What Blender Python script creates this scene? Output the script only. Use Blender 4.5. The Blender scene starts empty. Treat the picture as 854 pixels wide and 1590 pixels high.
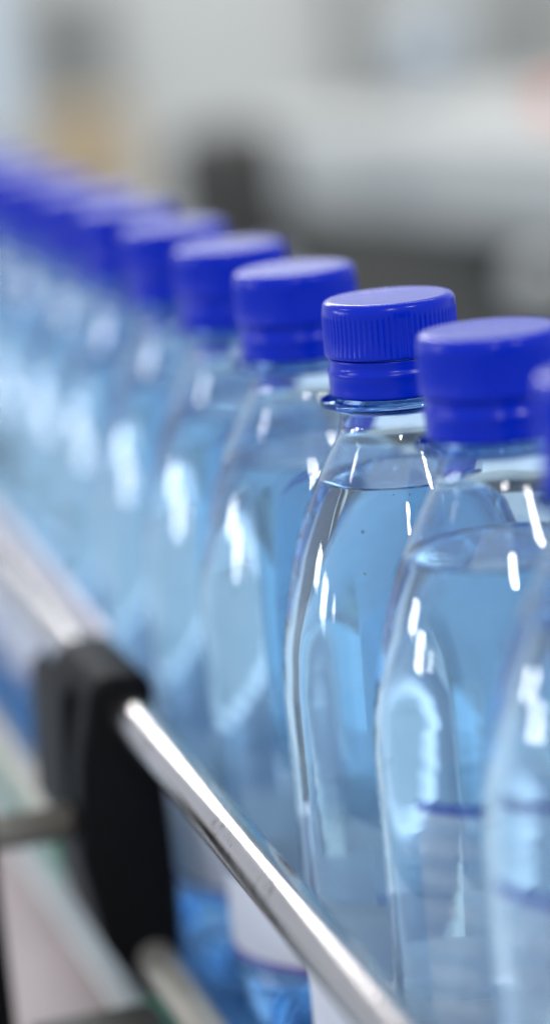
import bpy, bmesh, math, random
from mathutils import Vector, Matrix
random.seed(7)
PI = math.pi
sc = bpy.context.scene
COL = sc.collection
H = 0.2066                     # cap-top height above the conveyor chain (metres)

# ------------------------------------------------------------------ render
sc.render.engine = 'CYCLES'
cy = sc.cycles
cy.max_bounces = 40; cy.transmission_bounces = 40; cy.glossy_bounces = 8
cy.diffuse_bounces = 3; cy.transparent_max_bounces = 12; cy.volume_bounces = 0
cy.caustics_refractive = True; cy.caustics_reflective = False
cy.sample_clamp_indirect = 6.0; cy.sample_clamp_direct = 0.0
cy.blur_glossy = 0.3
cy.use_denoising = True
try:
    cy.denoiser = 'OPENIMAGEDENOISE'; cy.denoising_input_passes = 'RGB_ALBEDO_NORMAL'
except Exception: pass
sc.view_settings.view_transform = 'Standard'
sc.view_settings.look = 'None'
sc.view_settings.exposure = 0.0
sc.view_settings.gamma = 1.0

# ------------------------------------------------------------------ materials
def nm(name):
    m = bpy.data.materials.new(name); m.use_nodes = True
    nt = m.node_tree; nt.nodes.clear()
    out = nt.nodes.new('ShaderNodeOutputMaterial')
    return m, nt, out
def principled(name, col, rough=0.5, metal=0.0, noise=0.0, nscale=30.0, bump=0.0, bscale=200.0, spec=0.5,
               stretch=None, sss=0.0, coat=0.0, rnoise=0.0):
    m, nt, out = nm(name)
    b = nt.nodes.new('ShaderNodeBsdfPrincipled'); nt.links.new(b.outputs[0], out.inputs['Surface'])
    b.inputs['Roughness'].default_value = rough; b.inputs['Metallic'].default_value = metal
    b.inputs['Specular IOR Level'].default_value = spec
    b.inputs['Coat Weight'].default_value = coat
    b.inputs['Base Color'].default_value = (*col, 1)
    if sss:
        b.inputs['Subsurface Weight'].default_value = sss
        b.inputs['Subsurface Radius'].default_value = (0.2, 0.3, 1.0)
        b.inputs['Subsurface Scale'].default_value = 0.001
    tc = nt.nodes.new('ShaderNodeTexCoord'); mp = nt.nodes.new('ShaderNodeMapping')
    nt.links.new(tc.outputs['Object'], mp.inputs[0])
    if stretch: mp.inputs['Scale'].default_value = stretch
    if noise or rnoise:
        n = nt.nodes.new('ShaderNodeTexNoise'); n.inputs['Scale'].default_value = nscale; n.inputs['Detail'].default_value = 5
        nt.links.new(mp.outputs[0], n.inputs[0])
        if noise:
            mx = nt.nodes.new('ShaderNodeMix'); mx.data_type = 'RGBA'
            mx.inputs[6].default_value = (*[c*(1-noise) for c in col], 1)
            mx.inputs[7].default_value = (*[min(1, c*(1+noise)) for c in col], 1)
            nt.links.new(n.outputs[0], mx.inputs[0]); nt.links.new(mx.outputs[2], b.inputs['Base Color'])
        if rnoise:
            mr = nt.nodes.new('ShaderNodeMapRange'); mr.inputs[1].default_value = .3; mr.inputs[2].default_value = .7
            mr.inputs[3].default_value = max(0, rough-rnoise); mr.inputs[4].default_value = rough+rnoise
            nt.links.new(n.outputs[0], mr.inputs[0]); nt.links.new(mr.outputs[0], b.inputs['Roughness'])
    if bump:
        n2 = nt.nodes.new('ShaderNodeTexNoise'); n2.inputs['Scale'].default_value = bscale; n2.inputs['Detail'].default_value = 4
        nt.links.new(mp.outputs[0], n2.inputs[0])
        bp = nt.nodes.new('ShaderNodeBump'); bp.inputs['Strength'].default_value = bump; bp.inputs['Distance'].default_value = 0.0006
        nt.links.new(n2.outputs[0], bp.inputs['Height']); nt.links.new(bp.outputs[0], b.inputs['Normal'])
    return m
def clear(name, ior, col, bump=0.0, bscale=60.0, rough=0.0):
    """clear dielectric: Fresnel mix of an untinted reflection and a tinted refraction"""
    m, nt, out = nm(name)
    g = nt.nodes.new('ShaderNodeBsdfGlass'); g.distribution = 'GGX'
    g.inputs['Roughness'].default_value = rough; g.inputs['IOR'].default_value = ior
    g.inputs['Color'].default_value = (*col, 1)
    nt.links.new(g.outputs[0], out.inputs['Surface'])
    if bump:
        tc = nt.nodes.new('ShaderNodeTexCoord')
        n = nt.nodes.new('ShaderNodeTexNoise'); n.inputs['Scale'].default_value = bscale; n.inputs['Detail'].default_value = 2
        mp = nt.nodes.new('ShaderNodeMapping'); mp.inputs['Scale'].default_value = (1, 1, .35)
        nt.links.new(tc.outputs['Object'], mp.inputs[0]); nt.links.new(mp.outputs[0], n.inputs[0])
        bp = nt.nodes.new('ShaderNodeBump'); bp.inputs['Strength'].default_value = bump; bp.inputs['Distance'].default_value = 0.001
        nt.links.new(n.outputs[0], bp.inputs['Height']); nt.links.new(bp.outputs[0], g.inputs['Normal'])
    return m
PET   = clear('clear_pet', 1.50, (0.900, 0.960, 0.995), bump=0.008, bscale=60)
PETT  = clear('dark_tint_pet_ring', 1.50, (0.42, 0.60, 0.90))  # tint deepened for thick plastic, with the cap's dark reflection painted in
PETB  = clear('thick_pet_foot', 1.50, (0.74, 0.86, 0.97), bump=0.02, bscale=90)
WSIDE = clear('water_wetting_plastic', 1.33/1.50, (0.932, 0.979, 1.0))
WTOP  = clear('water_surface', 1.33, (0.97, 0.99, 1.0), bump=0.05, bscale=90)
CAP   = principled('blue_cap_plastic', (0.0, 0.013, 0.33), rough=0.21, bump=0.05, bscale=900, sss=0.0, spec=0.15, rnoise=0.06, nscale=400)
STEEL = principled('brushed_steel', (0.36, 0.34, 0.335), rough=0.19, metal=1.0, noise=0.08, nscale=60, bump=0.06, bscale=200, rnoise=0.05)
def scuffs(m, dark, lo=.60, hi=.66, scale=260):
    """small dark rub marks with a shape of their own"""
    nt = m.node_tree; b = [n for n in nt.nodes if n.type == 'BSDF_PRINCIPLED'][0]
    src = b.inputs['Base Color'].links[0].from_socket
    tc = nt.nodes.new('ShaderNodeTexCoord')
    n1 = nt.nodes.new('ShaderNodeTexNoise'); n1.inputs['Scale'].default_value = scale; n1.inputs['Detail'].default_value = 8; n1.inputs['Roughness'].default_value = .75
    n2 = nt.nodes.new('ShaderNodeTexNoise'); n2.inputs['Scale'].default_value = 28; n2.inputs['Detail'].default_value = 2
    nt.links.new(tc.outputs['Object'], n1.inputs[0]); nt.links.new(tc.outputs['Object'], n2.inputs[0])
    ad = nt.nodes.new('ShaderNodeMath'); ad.operation = 'MULTIPLY_ADD'; ad.inputs[1].default_value = .55
    nt.links.new(n2.outputs[0], ad.inputs[0])
    hf = nt.nodes.new('ShaderNodeMath'); hf.operation = 'MULTIPLY'; hf.inputs[1].default_value = .55
    nt.links.new(n1.outputs[0], hf.inputs[0]); nt.links.new(hf.outputs[0], ad.inputs[2])
    mr = nt.nodes.new('ShaderNodeMapRange'); mr.inputs[1].default_value = lo; mr.inputs[2].default_value = hi
    nt.links.new(ad.outputs[0], mr.inputs[0])
    mx = nt.nodes.new('ShaderNodeMix'); mx.data_type = 'RGBA'; mx.inputs[7].default_value = (*dark, 1)
    nt.links.new(mr.outputs[0], mx.inputs[0]); nt.links.new(src, mx.inputs[6]); nt.links.new(mx.outputs[2], b.inputs['Base Color'])
scuffs(STEEL, (0.20, 0.18, 0.17), .615, .70, 340)
DULL  = principled('dull_steel', (0.46, 0.43, 0.37), rough=0.42, metal=0.6, noise=0.15, nscale=80, bump=0.3)
BLACK = principled('black_plastic', (0.0045, 0.0045, 0.005), rough=0.5, noise=0.2, nscale=90, bump=0.2, bscale=900, spec=0.07)
CHAIN = principled('conveyor_chain_plastic', (0.06, 0.19, 0.45), rough=0.3, noise=0.15, nscale=60)
WEAR  = principled('pale_green_strip', (0.50, 0.52, 0.51), rough=0.45, noise=0.05)
GREEN = principled('green_edge', (0.05, 0.34, 0.20), rough=0.45, noise=0.1)
ALU   = principled('pinkish_grey_plate', (0.29, 0.225, 0.22), rough=0.45, metal=0.1, noise=0.12, nscale=12)
WHITE = principled('white_guard', (0.80, 0.78, 0.86), rough=0.4, noise=0.04)
DARK  = principled('dark_frame', (0.028, 0.028, 0.022), rough=0.5, noise=0.3)

# ------------------------------------------------------------------ mesh helpers
def link(name, bm, mats, parent=None, smooth=True, loc=None, rot=None):
    me = bpy.data.meshes.new(name); bm.normal_update(); bm.to_mesh(me); bm.free()
    for m in (mats if isinstance(mats, (list, tuple)) else [mats]): me.materials.append(m)
    if smooth:
        for p in me.polygons: p.use_smooth = True
    o = bpy.data.objects.new(name, me); COL.objects.link(o)
    if parent: o.parent = parent
    if loc: o.location = loc
    if rot: o.rotation_euler = rot
    return o
def tag(o, label=None, cat=None, group=None, kind=None):
    if label: o['label'] = label
    if cat: o['category'] = cat
    if group: o['group'] = group
    if kind: o['kind'] = kind
    return o
def empty(name, loc=(0, 0, 0), rz=0.0):
    o = bpy.data.objects.new(name, None); COL.objects.link(o); o.empty_display_size = .02
    o.location = loc; o.rotation_euler = (0, 0, rz); return o
def lathe(bm, prof, n=96, rfun=None, close_start=False, close_end=False, mat=0):
    rings = []
    for k, (r, z) in enumerate(prof):
        ring = []
        for i in range(n):
            a = 2*PI*i/n
            rr, zz = rfun(r, z, a) if rfun else (r, z)
            ring.append(bm.verts.new((rr*math.cos(a), rr*math.sin(a), zz)))
        rings.append(ring)
    for k in range(len(rings)-1):
        A, B = rings[k], rings[k+1]
        for i in range(n):
            f = bm.faces.new((A[i], A[(i+1) % n], B[(i+1) % n], B[i])); f.material_index = mat
    def cap(ring, rev):
        c = bm.verts.new((0, 0, sum(v.co.z for v in ring)/n))
        for i in range(n):
            t = (ring[i], ring[(i+1) % n], c)
            f = bm.faces.new(t[::-1] if rev else t); f.material_index = mat
    if close_start: cap(rings[0], True)
    if close_end: cap(rings[-1], False)
    return rings
def box(bm, c, s, rz=0.0, bevel=0.0, seg=2, M=None):
    r = bmesh.ops.create_cube(bm, size=1.0)
    vs = r['verts']
    bmesh.ops.scale(bm, vec=s, verts=vs)
    if bevel:
        es = list({e for v in vs for e in v.link_edges})
        rb = bmesh.ops.bevel(bm, geom=es, offset=bevel, segments=seg, affect='EDGES', profile=.6)
        vs = list({v for f in rb['faces'] for v in f.verts} | {v for v in vs if v.is_valid})
    if rz: bmesh.ops.rotate(bm, cent=(0, 0, 0), matrix=Matrix.Rotation(rz, 3, 'Z'), verts=vs)
    if M: bmesh.ops.transform(bm, matrix=M, verts=vs)
    bmesh.ops.translate(bm, vec=c, verts=vs)
    return vs
def tube(bm, p0, p1, r, n=48, seg=1):
    p0, p1 = Vector(p0), Vector(p1); d = (p1-p0).normalized()
    q = d.to_track_quat('Z', 'Y'); rings = []
    for k in range(seg+1):
        c = p0.lerp(p1, k/seg)
        rings.append([bm.verts.new(c + q @ Vector((r*math.cos(2*PI*i/n), r*math.sin(2*PI*i/n), 0))) for i in range(n)])
    for k in range(seg):
        for i in range(n): bm.faces.new((rings[k][i], rings[k][(i+1) % n], rings[k+1][(i+1) % n], rings[k+1][i]))
    bm.faces.new(rings[0][::-1]); bm.faces.new(rings[-1])

# ------------------------------------------------------------------ bottle
WATER_Z = H - 0.0400
# outer profile radius (m) by height below the cap top (mm)
OUT = [(3.0, 10.6), (21.3, 12.6), (21.8, 13.0), (22.0, 16.3), (22.3, 16.9), (22.9, 17.0), (23.7, 16.6), (24.0, 13.2), (24.2, 12.8), (27.5, 12.9),
       (29.5, 13.4), (31.0, 14.1), (33.0, 15.2), (36.0, 16.9), (39.0, 18.6), (42.0, 20.2), (46.0, 22.0), (50.0, 23.6), (55.0, 25.3),
       (60.0, 26.7), (65.0, 27.9), (70.0, 28.9), (75.0, 29.8), (80.0, 30.5), (84.0, 30.9), (88.0, 31.05)]
def spline(tab, u):
    if u <= tab[0][0]: return tab[0][1]
    for i in range(len(tab)-1):
        x0, y0 = tab[i]; x1, y1 = tab[i+1]
        if u <= x1:
            xm, ym = tab[max(i-1, 0)]; xp, yp = tab[min(i+2, len(tab)-1)]
            m0 = (y1-ym)/max(x1-xm, 1e-6); m1 = (yp-y0)/max(xp-x0, 1e-6)
            h = x1-x0; t = (u-x0)/h
            return ((2*t**3-3*t**2+1)*y0 + (t**3-2*t**2+t)*h*m0 + (-2*t**3+3*t**2)*y1 + (t**3-t**2)*h*m1)
    return tab[-1][1]
RIB0, RIB1, RIBP = 90.0, 172.0, 6.8
def outer_mm(d):                     # d: mm below cap top
    if d < 24.2: 
        for i in range(len(OUT)-1):
            if d <= OUT[i+1][0]:
                t = (d-OUT[i][0])/(OUT[i+1][0]-OUT[i][0]); return OUT[i][1]+t*(OUT[i+1][1]-OUT[i][1])
    if d <= 88: return spline(OUT[8:], d)
    if d <= RIB0: return 31.05
    if d <= RIB1:
        u = (d-RIB0) % RIBP
        g = max(0.0, 1-abs(u-1.5)/1.5)
        g = g*g*(3-2*g)
        return 31.05 - 0.014*g
    return 31.05 - 1.1*max(0.0, 1-abs(d-174.2)/2.0)
def lobes(r, z, a):
    """petaloid foot: five feet with valleys between them"""
    dep = (H-z)*1000
    if dep < 176: return r, z
    w = min(1.0, (dep-176)/18.0); v = (0.5-0.5*math.cos(5*a))**1.5     # v=1 in valleys
    rr = r*(1-0.085*w*v*(r > 0.012))
    k = max(0.0, min(1.0, (r-0.004)/0.014))
    zz = z + 0.0105*v*w*k*(1 if r < 0.0295 else 0.6)
    return rr, zz
prof = []
ds = [3.0, 21.3, 21.8, 22.0, 22.3, 22.9, 23.4, 23.8, 24.2]
ds += [24.2+i*1.1 for i in range(1, 59)]
ds = [d for d in ds if d < 89]
ds += [89.0]
d = RIB0
while d < RIB1: ds.append(d); d += RIBP/12
ds += [172.0, 172.6, 173.2, 173.8, 174.4, 175.0, 175.6, 176.4, 178, 181]
for d in ds: prof.append((outer_mm(d)/1000, H-d/1000))
# rounded foot
base = [(30.9, 185), (30.3, 189), (29.2, 193), (27.6, 197), (25.4, 200.5), (22.6, 203.6), (20.0, 205.2), (17.5, 205.4), (14.5, 204.0), (11, 201.8), (7, 200.4), (3, 199.6), (0.4, 199.5)]
prof += [(r/1000, H-d/1000) for r, d in base]
T = 0.00045
def inset(p):
    q = []
    for i, (r, z) in enumerate(p):
        a = Vector(p[max(i-1, 0)]); b = Vector(p[min(i+1, len(p)-1)]); t = (b-a)
        t.normalize(); n = Vector((t.y, -t.x))      # towards the axis / up
        th = T
        q.append((max(r + n.x*th, 0.0001), z + n.y*th))
    return q
NSEG = 120
# smooth wall without the support ring for the inner side
inner = [(0.0098, H-0.003), (0.0104, H-0.0213), (0.0106, H-0.0246), (0.0117, H-0.028)]
ip = inset(prof)
inner += [p for p in ip if p[1] < H-0.0305]
def set_level(depth_mm):
    global WATER_Z, wet, dry, rw
    WATER_Z = H - depth_mm/1000
    wet = [p for p in inner if p[1] < WATER_Z-0.0002]
    dry = [p for p in inner if p[1] > WATER_Z+0.0002]
    rw = (wet[0][0]*(dry[-1][1]-WATER_Z) + dry[-1][0]*(WATER_Z-wet[0][1]))/(dry[-1][1]-wet[0][1])
set_level(40.0)
def build_body():
    bm = bmesh.new()
    full = [(rw, WATER_Z)] + dry[::-1] + prof
    lathe(bm, full[::-1], NSEG, lobes, close_start=True)
    bmesh.ops.recalc_face_normals(bm, faces=bm.faces)
    me_dir = sum(1 if (f.normal.dot(f.calc_center_median()-Vector((0, 0, f.calc_center_median().z))) > 0) else -1
                 for f in bm.faces if f.calc_center_median().z < WATER_Z and f.calc_center_median().z > 0.03)
    if me_dir < 0: bmesh.ops.reverse_faces(bm, faces=bm.faces)
    for f in bm.faces:                                     # deeper tints: the thick foot, and the ring with the cap's reflection painted in
        c = f.calc_center_median(); d = (H-c.z)*1000; r = math.hypot(c.x, c.y)
        if 21.6 < d < 24.1 and r > 0.0132: f.material_index = 1
        elif d > 175.5: f.material_index = 2
    return bm
def build_water():
    bm = bmesh.new()
    p = [(rw, WATER_Z)] + wet
    rings = lathe(bm, p[::-1], NSEG, lobes, close_start=True, mat=0)
    # top: meniscus ring then flat surface
    top = rings[-1]
    prev = top
    for k, (r, dz) in enumerate([(rw-0.0005, -0.00045), (rw-0.0012, -0.00065), (rw-0.003, -0.0007), (rw*0.5, -0.0007)]):
        ring = [bm.verts.new((r*math.cos(2*PI*i/NSEG), r*math.sin(2*PI*i/NSEG), WATER_Z+dz)) for i in range(NSEG)]
        for i in range(NSEG):
            f = bm.faces.new((prev[i], prev[(i+1) % NSEG], ring[(i+1) % NSEG], ring[i])); f.material_index = 1
        prev = ring
    c = bm.verts.new((0, 0, WATER_Z-0.0007))
    for i in range(NSEG):
        f = bm.faces.new((prev[i], prev[(i+1) % NSEG], c)); f.material_index = 1
    bmesh.ops.recalc_face_normals(bm, faces=bm.faces)
    s = sum(1 if f.normal.z > 0 else -1 for f in bm.faces if f.material_index == 1)
    if s < 0: bmesh.ops.reverse_faces(bm, faces=bm.faces)
    rb = random.Random(int(WATER_Z*1e6))
    for q in range(24):                                    # air bubbles clinging just under the surface and to the wall
        a = rb.uniform(0, 2*PI); rad = rb.uniform(.00018, .00045)
        zz = WATER_Z-0.0012-rad-(rb.random()**3)*0.05
        rr = (outer_mm((H-zz)*1000)/1000 - T - rad*1.15) if q % 3 else rb.uniform(.2, .9)*rw
        if not q % 3: zz = WATER_Z-0.0009-rad
        v = bmesh.ops.create_icosphere(bm, subdivisions=2, radius=rad)['verts']
        bmesh.ops.translate(bm, vec=(rr*math.cos(a), rr*math.sin(a), zz), verts=v)
        fs = list({f for u in v for f in u.link_faces})
        bmesh.ops.recalc_face_normals(bm, faces=fs); bmesh.ops.reverse_faces(bm, faces=fs)
        for f in fs: f.material_index = 1
    return bm
NR = 72
def build_cap():
    bm = bmesh.new(); n = NR*6
    prof_c = [(0.4, 0.25), (6, 0.22), (10, 0.15), (12.6, 0.02), (13.2, 0.0), (13.8, 0.08), (14.25, 0.28), (14.6, 0.62), (14.85, 1.1), (14.95, 1.7),
              (15.0, 2.5), (15.0, 3.1), (15.02, 3.5), (15.05, 8.0), (15.1, 11.4), (15.12, 11.9), (14.95, 12.25), (14.5, 12.45), (13.1, 12.5), (12.95, 12.3), (12.9, 2.0), (8, 1.8), (0.4, 1.8)]
    def ridge(r, z, a):
        dep = (H-z)*1000
        if 2.9 < dep < 11.6 and r > 0.0145:
            ph = (a*NR/(2*PI)) % 1.0
            g = 0.5-0.5*math.cos(2*PI*ph); g = g**0.7
            e = min(1, (dep-2.9)/0.5, (11.6-dep)/0.6)
            return r - 0.00032*(1-g)*max(0, e), z
        return r, z
    extra = []
    for i, (r, d) in enumerate(prof_c): extra.append((r/1000, H-d/1000))
    lathe(bm, extra[::-1], n, ridge, close_start=True, close_end=True)
    bmesh.ops.recalc_face_normals(bm, faces=bm.faces)
    return bm
def build_band():
    bm = bmesh.new()
    p = [(13.1, 12.7), (14.2, 12.7), (14.45, 12.9), (14.3, 13.3), (14.25, 14.6), (14.4, 15.1), (14.75, 15.5), (14.85, 16.0), (14.75, 16.5), (14.6, 16.9), (14.6, 19.6), (14.7, 20.4), (14.65, 21.0), (14.3, 21.3), (13.1, 21.3), (13.1, 12.7)]
    lathe(bm, [(r/1000, H-d/1000) for r, d in p], 120)
    bmesh.ops.recalc_face_normals(bm, faces=bm.faces)
    return bm
def film(name, col, alpha, rows=False):
    """thin printed film: partly clear, partly white ink that scatters light both ways"""
    m, nt, out = nm(name)
    tr = nt.nodes.new('ShaderNodeBsdfTransparent')
    df = nt.nodes.new('ShaderNodeBsdfDiffuse'); df.inputs[0].default_value = (*col, 1)
    tl = nt.nodes.new('ShaderNodeBsdfTranslucent'); tl.inputs[0].default_value = (*col, 1)
    m1 = nt.nodes.new('ShaderNodeMixShader'); m1.inputs[0].default_value = .45
    nt.links.new(df.outputs[0], m1.inputs[1]); nt.links.new(tl.outputs[0], m1.inputs[2])
    m2 = nt.nodes.new('ShaderNodeMixShader'); m2.inputs[0].default_value = alpha
    if rows:
        tc = nt.nodes.new('ShaderNodeTexCoord'); wv = nt.nodes.new('ShaderNodeTexWave'); wv.bands_direction = 'Z'
        wv.inputs['Scale'].default_value = 46.0; wv.inputs['Distortion'].default_value = .15
        nt.links.new(tc.outputs['Object'], wv.inputs[0])
        mr = nt.nodes.new('ShaderNodeMapRange'); mr.inputs[3].default_value = alpha*.7; mr.inputs[4].default_value = alpha*1.35
        nt.links.new(wv.outputs['Fac'], mr.inputs[0]); nt.links.new(mr.outputs[0], m2.inputs[0])
    nt.links.new(tr.outputs[0], m2.inputs[1]); nt.links.new(m1.outputs[0], m2.inputs[2])
    nt.links.new(m2.outputs[0], out.inputs['Surface']); return m
F_WHITE = film('white_label_ink', (0.95, 0.93, 0.98), .90)
F_EDGE  = film('purple_label_edge', (0.30, 0.20, 0.62), .75)
F_PANEL = film('pale_label_panel', (0.82, 0.87, 0.95), .20, True)
F_LINE  = film('blue_label_line', (0.05, 0.07, 0.42), .62)
def arc_sheet(bm, a0, a1, z0, z1, mat, n, r=0.03125, nz=1):
    V = [[bm.verts.new((r*math.cos(a0+(a1-a0)*i/n), r*math.sin(a0+(a1-a0)*i/n), z0+(z1-z0)*k/nz)) for i in range(n+1)] for k in range(nz+1)]
    for k in range(nz):
        for i in range(n):
            f = bm.faces.new((V[k][i], V[k][i+1], V[k+1][i+1], V[k+1][i])); f.material_index = mat
def build_label(panel):
    """white foot band all round, and an upper panel centred on the bottle's local -Y"""
    bm = bmesh.new()
    arc_sheet(bm, -PI/2+0.06, 1.5*PI-0.06, 0.0365, 0.0560, 0, 96)
    arc_sheet(bm, -PI/2+0.06, 1.5*PI-0.06, 0.0345, 0.0365, 1, 96)
    h = math.radians(40)
    if panel:
        arc_sheet(bm, -PI/2-h, -PI/2+h, 0.0562, 0.1130, 2, 48)
        arc_sheet(bm, -PI/2-h, -PI/2+h, 0.1130, 0.1156, 3, 48)
    return bm
def make_bottle(level, panel=False):
    set_level(level)
    root = empty('water_bottle')
    body = link('bottle_body', build_body(), [PET, PETT, PETB], root)
    link('water', build_water(), [WSIDE, WTOP], root)
    link('label', build_label(panel), [F_WHITE, F_EDGE, F_PANEL, F_LINE], root)
    cap = link('cap', build_cap(), CAP, root)
    link('tamper_band', build_band(), CAP, cap)
    return root
def copy_tree(o, parent=None):
    c = o.copy(); COL.objects.link(c); c.parent = parent
    for ch in list(o.children): copy_tree(ch, c)
    return c
row = [(0.0350, -0.1238), (0.0181, -0.0610), (0.0, 0.0), (-0.0188, 0.0655), (-0.0342, 0.1262)]
while len(row) < 20:
    x, y = row[-1]; row.append((x-0.0157, y+0.0607))
LAB = ['nearest water bottle, cut by the right edge with only shoulder and body in view',
       'large blurred water bottle at the right edge, in front of the sharp bottle',
       'water bottle in sharp focus with crisply ridged blue cap and clear neck ring',
       'slightly soft water bottle directly behind the sharply focused bottle',
       'second bottle behind the sharply focused one, cap plainly blurred',
       'third bottle behind the sharply focused one, beside the dark patch of background',
       'fourth bottle behind the sharply focused one, blurred blue cap overlapped on its right',
       'fifth bottle behind the sharply focused one, half merged into the blur',
       'sixth bottle behind the sharply focused one, under the tan background patch',
       'seventh bottle behind the sharply focused one, heavily blurred',
       'eighth bottle behind the sharply focused one, at the left edge']
ordn = ['ninth', 'tenth', 'eleventh', 'twelfth', 'thirteenth', 'fourteenth', 'fifteenth', 'sixteenth', 'seventeenth']
while len(LAB) < 20: LAB.append('%s bottle behind the sharply focused one, far down the line past the left edge' % ordn[len(LAB)-11])
LEVELS = [45.3, 40.0, 45.8, 43.0, 44.0]
VAR = [4, 0, 1, 2, 3, 3, 2, 1, 3, 2, 1, 1, 3, 2, 3, 3, 1, 2, 1, 3]
ANG = [-32, -10, 168, 150, 120, 95, 140, 200, 100, 170, 130, 90, 210, 150, 120, 180, 100, 140, 160, 120]   # turn of the printed panel, degrees
protos = {}
for i, (x, y) in enumerate(row):
    if VAR[i] not in protos: b = protos[VAR[i]] = make_bottle(LEVELS[VAR[i]], VAR[i] in (0, 4))
    else: b = copy_tree(protos[VAR[i]])
    b.location = (x, y, 0)
    b.rotation_euler = (random.uniform(-.004, .004), random.uniform(-.004, .004), math.radians(ANG[i]))
    tag(b, LAB[i], 'bottle', 'blue-capped water bottles in line on the conveyor')

# ------------------------------------------------------------------ conveyor (runs along the row)
DIRV = Vector((-0.252, 0.9677, 0)).normalized(); SIDE = Vector((DIRV.y, -DIRV.x, 0))   # SIDE points right, away from camera side
RZ = math.atan2(DIRV.y, DIRV.x)
def P(s, o, z): v = DIRV*s + SIDE*o; return (v.x, v.y, z)      # s along the row, o to the right
conv = empty('conveyor')
tag(conv, 'bottling conveyor with dark slat chain and pale green edge strip under the bottles', 'conveyor')
bm = bmesh.new()
s = -0.36
while s < 1.5:
    box(bm, P(s, 0, -0.0025), (0.0365, 0.074, 0.004), RZ, bevel=0.0008, seg=1); s += 0.0385
link('slat_chain', bm, CHAIN, conv, smooth=False)
def strip(name, s0, s1, o, w, z0, z1, mat, bev=0.001):
    bm = bmesh.new(); box(bm, P((s0+s1)/2, o, (z0+z1)/2), (s1-s0, w, z1-z0), RZ, bevel=bev)
    return link(name, bm, mat, conv, smooth=False)
strip('edge_strip', -0.36, 1.5, -0.0500, 0.009, -0.012, 0.0015, WEAR)
strip('green_lip', -0.36, 1.5, -0.0435, 0.0025, -0.020, 0.003, GREEN, .0006)
strip('edge_strip', -0.36, 1.5, 0.0440, 0.010, -0.012, 0.001, WEAR)
# sloping side plate on the camera side
bm = bmesh.new()
pts = [(-0.0555, 0.000), (-0.086, -0.002), (-0.094, -0.008), (-0.094, -0.030), (-0.0555, -0.030)]
va = [bm.verts.new(P(-0.36, o, z)) for o, z in pts]; vb = [bm.verts.new(P(1.5, o, z)) for o, z in pts]
bm.faces.new(va); bm.faces.new(vb[::-1])
for i in range(len(pts)): bm.faces.new((va[i], vb[i], vb[(i+1) % len(pts)], va[(i+1) % len(pts)]))
bmesh.ops.recalc_face_normals(bm, faces=bm.faces)
link('side_plate', bm, ALU, conv, smooth=False)
strip('chassis', -0.36, 1.5, -0.010, 0.150, -0.120, -0.031, DARK)
# far-side low white guide
bm = bmesh.new()
box(bm, P(0.57, 0.0440, 0.046), (1.86, 0.006, 0.040), RZ, bevel=.001)
tag(link('side_guard', bm, WHITE, None, smooth=False), 'low white plastic guard running behind the bottle bases', 'guard')

# ------------------------------------------------------------------ guide rails, clamp, rod
RO = lambda q: -0.0485+0.0185*min(q, 0.45)              # the rail closes in on the bottles further down the line
bm = bmesh.new(); tube(bm, P(-0.36, RO(-.36), 0.0905), P(0.45, RO(.45), 0.0905), 0.0055, seg=30); tube(bm, P(0.4495, RO(.45), 0.0905), P(1.5, RO(.45), 0.0905), 0.0055, seg=30)
gr = tag(link('guide_rail', bm, STEEL), 'polished round steel guide rail crossing the front of the bottles', 'guide rail', 'steel guide rails')
bm = bmesh.new()
for q0, q1 in ((.165, .4499), (.4501, 1.5)):
    a, b = Vector(P(q0, RO(q0)+.0064, 0.0935)), Vector(P(q1, RO(q1)+.0064, 0.0935)); d = b-a
    box(bm, (a+b)/2, (d.length, 0.0014, 0.0120), math.atan2(d.y, d.x), bevel=.0004, seg=1)
link('white_strip', bm, WHITE, gr, smooth=False)  # pale strip along the rail, only past the clamp
bm = bmesh.new(); tube(bm, P(-0.36, -0.0465, 0.022), P(1.5, -0.0465, 0.022), 0.0050, seg=60)
tag(link('guide_rail', bm, DULL), 'lower blurred grey guide rail coming out of the foot of the black clamp', 'guide rail', 'steel guide rails')
clamp = empty('rail_clamp', P(0.118, -0.0475, 0.0))
clamp.rotation_euler = (0, 0, RZ-PI/2)
tag(clamp, 'black plastic rail clamp gripping both guide rails', 'clamp')
def extr(prof, y0, y1, bev):
    bm = bmesh.new()
    a = [bm.verts.new((x, y0, z)) for x, z in prof]; b = [bm.verts.new((x, y1, z)) for x, z in prof]
    bm.faces.new(a); bm.faces.new(b[::-1]); n = len(prof)
    for i in range(n): bm.faces.new((a[i], b[i], b[(i+1) % n], a[(i+1) % n]))
    bmesh.ops.recalc_face_normals(bm, faces=bm.faces)
    if bev: bmesh.ops.bevel(bm, geom=list(bm.edges), offset=bev, segments=3, affect='EDGES', profile=.6)
    return bm
pr = [(-0.0050, 0.1010), (0.0055, 0.1010), (0.0082, 0.0975), (0.0088, 0.075), (0.0095, 0.040), (0.0085, 0.018), (0.0035, 0.009), (-0.0035, 0.012),
      (-0.0120, 0.028), (-0.0160, 0.052), (-0.0135, 0.078), (-0.0095, 0.0975)]
link('clamp_body', extr(pr, -0.012, 0.036, 0.0022), BLACK, clamp)
pr2 = [(-0.0140, 0.093), (-0.0100, 0.0965), (-0.0100, 0.052), (-0.0165, 0.056)]
link('clamp_jaw', extr(pr2, 0.004, 0.048, 0.0012), BLACK, clamp)
bm = bmesh.new(); tube(bm, P(0.118+0.004, -0.058, 0.059), P(0.118+0.004, -0.200, 0.059), 0.0048)
tag(link('support_rod', bm, DULL), 'short khaki metal rod entering the clamp from the left edge', 'rod')
br = empty('rod_bracket', P(0.122, -0.100, -0.12)); br.rotation_euler = (0, 0, RZ-PI/2)
tag(br, 'black bracket post at the lower left corner holding the rod', 'bracket')
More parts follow.
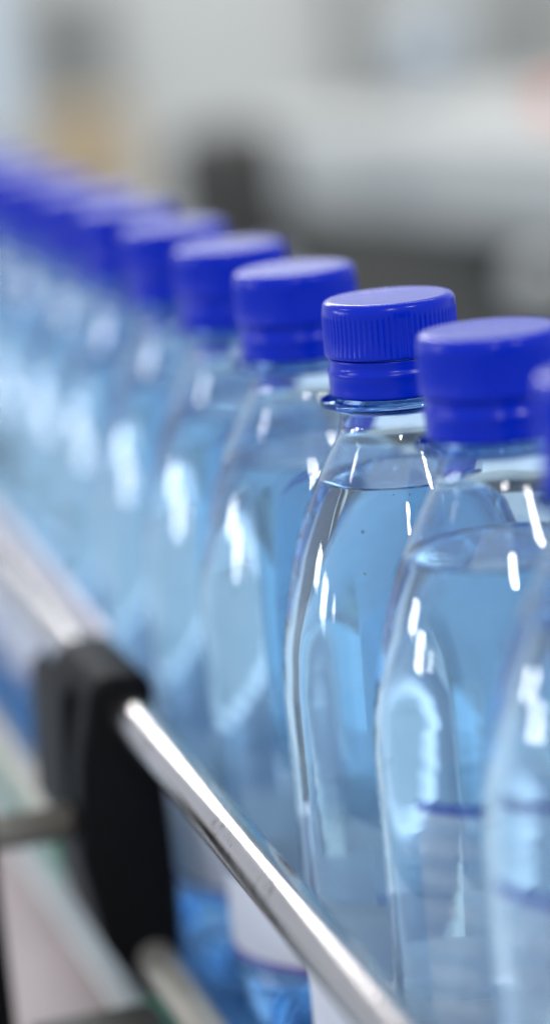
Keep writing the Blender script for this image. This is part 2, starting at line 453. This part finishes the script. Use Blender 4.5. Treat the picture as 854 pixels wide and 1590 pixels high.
bm = bmesh.new(); box(bm, (0, 0.0, 0.1), (0.030, 0.030, 0.2), bevel=.003); link('post', bm, BLACK, br)
bm = bmesh.new(); box(bm, (0.0, -0.0, 0.205), (0.022, 0.022, 0.010), bevel=.002); link('lock_nut', bm, DULL, br)
bm = bmesh.new(); box(bm, P(-0.02, -0.0690, 0.010), (0.21, 0.033, 0.019), RZ, bevel=.002)
tag(link('mounting_block', bm, DARK, None, smooth=False), 'olive black mounting block at the bottom left edge of the picture', 'block')

# ------------------------------------------------------------------ background of the bottling hall, far out of focus
def slab(name, c, s, mat, label, cat, rz=0.0, bev=.01, parts=()):
    bm = bmesh.new(); box(bm, c, s, rz, bevel=bev)
    o = link(name, bm, mat, None, smooth=False); tag(o, label, cat)
    return o
GREY  = principled('pale_grey_enamel', (0.35, 0.352, 0.330), rough=0.45, noise=0.15, nscale=3)
MID   = principled('mid_grey_enamel', (0.12, 0.122, 0.112), rough=0.5, noise=0.2, nscale=4)
OLIVE = principled('olive_dark_metal', (0.026, 0.022, 0.013), rough=0.5, noise=0.3, nscale=6)
LPAN  = principled('pale_bounce_paint', (0.50, 0.54, 0.58), rough=0.5, noise=0.04, nscale=4)  # pale tone keeps the added panel and unseen counter legs light inside refractions
DGREY = principled('dark_grey_paint', (0.13, 0.125, 0.135), rough=0.5, noise=0.1)
BLK2  = principled('dark_motor_paint', (0.016, 0.015, 0.012), rough=0.6)
TAN   = principled('cardboard', (0.29, 0.225, 0.14), rough=0.8, noise=0.1)
RED   = principled('red_plastic', (0.62, 0.16, 0.12), rough=0.5)
PALE  = principled('white_enamel', (0.33, 0.337, 0.322), rough=0.4, noise=0.06, nscale=4)
BLUEG = principled('blue_white_film', (0.38, 0.43, 0.47), rough=0.5, noise=0.06, nscale=4)
F_PX, CXP, CYP = 4500.0, 427.0, 795.0

cabinet = empty('machine_cabinet', (0, 2.4, -0.9)); tag(cabinet, 'pale grey machine cabinet filling the blurred upper background', 'machine')
def cpart(name, c, s, mat, rz=0, bev=.01):
    bm = bmesh.new(); box(bm, (c[0], c[1]-2.4, c[2]+0.9), s, rz, bevel=bev); return link(name, bm, mat, cabinet, smooth=False)
cpart('housing', (0.20, 2.72, -0.25), (2.6, 0.5, 1.3), GREY)
cpart('vent_panel', (-0.195, 2.455, 0.150), (0.075, 0.02, 0.13), MID, 0, .004)
cpart('window', (-0.285, 2.455, 0.17), (0.05, 0.02, 0.22), BLUEG, 0, .003)
cpart('frame_bar', (0.095, 2.44, 0.17), (0.011, 0.04, 0.22), MID, 0, .003)
cpart('door_panel', (0.235, 2.455, 0.19), (0.10, 0.02, 0.07), PALE, 0, .004)
cpart('frame_bar', (0.295, 2.44, 0.12), (0.014, 0.04, 0.26), MID, 0, .003)
bm = bmesh.new(); tube(bm, (0.172, 2.46-2.4, 0.125+0.9), (0.172, 2.42-2.4, 0.125+0.9), 0.034); link('gauge', bm, BLUEG, cabinet)
cpart('bounce_panel', (0.20, 2.455, -0.46), (2.2, 0.02, 0.84), LPAN, 0, .004)  # unseen pale panel added to lighten what the bottles refract

slab('cardboard_box', (-0.178, 2.12, 0.068), (0.085, 0.08, 0.100), TAN, 'tan cardboard box blurred behind the far end of the bottle line', 'box', 0.3)
# pale counter coming towards the camera on the right
cd = Vector((0.22, -0.47, 0)).normalized(); crz = math.atan2(cd.y, cd.x); cn = Vector((-cd.y, cd.x, 0))
tbl = empty('work_counter', (-0.03, 1.97, -0.9)); tag(tbl, 'long pale counter sloping across the right of the background', 'counter')
def ctr(name, s0, s1, o, w, z0, z1, mat, bev=.006):
    c = cd*((s0+s1)/2) + cn*o
    bm = bmesh.new(); box(bm, (c.x, c.y, (z0+z1)/2+0.9), (s1-s0, w, z1-z0), crz, bevel=bev)
    return link(name, bm, mat, tbl, smooth=False)
ctr('counter_top', 0.0, 1.15, 0.15, 0.30, 0.030, 0.100, PALE)
ctr('apron', 0.01, 1.12, 0.155, 0.27, -0.150, 0.029, OLIVE)
ctr('drawer_front', 0.36, 0.44, 0.012, 0.02, -0.03, 0.022, BLK2, .003)
for o in (0.05, 0.26): ctr('leg', 1.08, 1.11, o, 0.03, -0.90, -0.151, LPAN, .003)
ctr('leg', 0.50, 0.53, 0.26, 0.03, -0.90, -0.151, LPAN, .003)
slab('motor_housing', (-0.042, 1.66, 0.066), (0.088, 0.06, 0.112), BLK2, 'dark drum-shaped motor at the left end of the pale counter', 'motor', 0.2, .022)
slab('added_pillar', (0.80, 0.96, -0.30), (0.40, 0.16, 1.2), DGREY, 'unseen dark grey pillar added on the right for its refraction in the bottles', 'pillar', -.67)  # out of view; added for the dark bands refracted along the bottle edges
slab('carton', (0.50, 1.30, -0.60), (0.30, 0.30, 0.60), TAN, 'unseen tan carton added on the right for its refraction in the bottles', 'carton', .4)  # out of view; added for the tan streak refracted in the near bottles
slab('red_container', (0.236, 1.78, 0.092), (0.03, 0.04, 0.05), RED, 'small red container blurred at the right edge', 'container')
bm = bmesh.new(); bmesh.ops.create_uvsphere(bm, u_segments=24, v_segments=12, radius=0.019)
bmesh.ops.translate(bm, vec=(0.172, 1.395, 0.012), verts=bm.verts)
tag(link('round_knob', bm, PALE), 'pale round knob on the dark front of the counter at the right edge', 'knob')
bm = bmesh.new(); box(bm, (0, 0, -0.92), (12, 12, 0.04)); 
tag(link('floor', bm, principled('factory_floor', (0.58, 0.66, 0.72), rough=0.35, noise=0.1, nscale=2), None, smooth=False), kind='structure')

# ------------------------------------------------------------------ world + lamps
w = bpy.data.worlds.new('World'); sc.world = w; w.use_nodes = True
bg = w.node_tree.nodes['Background']; bg.inputs[0].default_value = (0.75, 0.81, 0.92, 1); bg.inputs[1].default_value = 1.15
def area(name, loc, aim, sx, sy, watts, col=(1, 1, 1), spin=0.0):
    l = bpy.data.lights.new(name, 'AREA'); l.shape = 'RECTANGLE'; l.size = sx; l.size_y = sy; l.energy = watts; l.color = col
    o = bpy.data.objects.new(name, l); COL.objects.link(o); o.location = loc
    o.rotation_euler = (Vector(aim)-Vector(loc)).to_track_quat('-Z', 'Y').to_euler()
    o.rotation_euler.rotate_axis('Z', spin)
    return o
# hall strip lamps set from the shoulder glints, with two added fills among them
area('strip_or_fill_lamp', (0.05, -2.20, 1.55), (0, 0, .1), 0.09, 0.45, 22, (1, .98, .95))
area('strip_or_fill_lamp', (1.35, -1.50, 1.85), (0, 0, .1), 0.09, 0.42, 22, (1, .98, .95))
area('strip_or_fill_lamp', (-0.9, 5.2, 2.1), (0, 0.3, .1), 2.2, 0.55, 60, (1, .99, .97))  # added rear lamp that puts the pale sheen on the cap tops
area('strip_or_fill_lamp', (0.3, 1.2, 1.8), (0.3, 2.6, -.1), 1.6, 0.5, 38, (1, .99, .97))  # added fill that brightens the background cabinet and counter
area('strip_or_fill_lamp', (-2.0, 0.2, 1.55), (0, 0, .15), 0.50, 0.14, 9, (1, .99, .97))
# tall windows of the hall to the left
area('window_light', (-3.0, 0.82, 0.54), (0, 0, .15), 0.34, 0.32, 14, (.93, .95, 1))
area('window_light', (-3.0, 0.12, 0.38), (0, 0, .15), 0.34, 0.32, 14, (.93, .95, 1))
area('window_light', (-3.0, -0.55, 0.42), (0, 0, .15), 0.10, 0.18, 2, (.93, .95, 1))

# ------------------------------------------------------------------ camera
cam = bpy.data.cameras.new('camera'); co = bpy.data.objects.new('camera', cam); COL.objects.link(co); sc.camera = co
cam.sensor_fit = 'VERTICAL'; cam.sensor_height = 24.0; cam.sensor_width = 24.0
cam.lens = F_PX*24.0/1590.0
cam.clip_start = 0.01; cam.clip_end = 60
R = Matrix(((0.9957247, 0.09237059, 0.0), (-0.01920352, 0.20700769, -0.97815083), (-0.09035237, 0.97396894, 0.20789651)))
co.matrix_world = Matrix.Translation((-0.02912834, -0.6412081, 0.29611592)) @ R.to_4x4()
cam.dof.use_dof = True
cam.dof.focus_distance = 0.633
cam.dof.aperture_fstop = 2.65
cam.dof.aperture_blades = 0
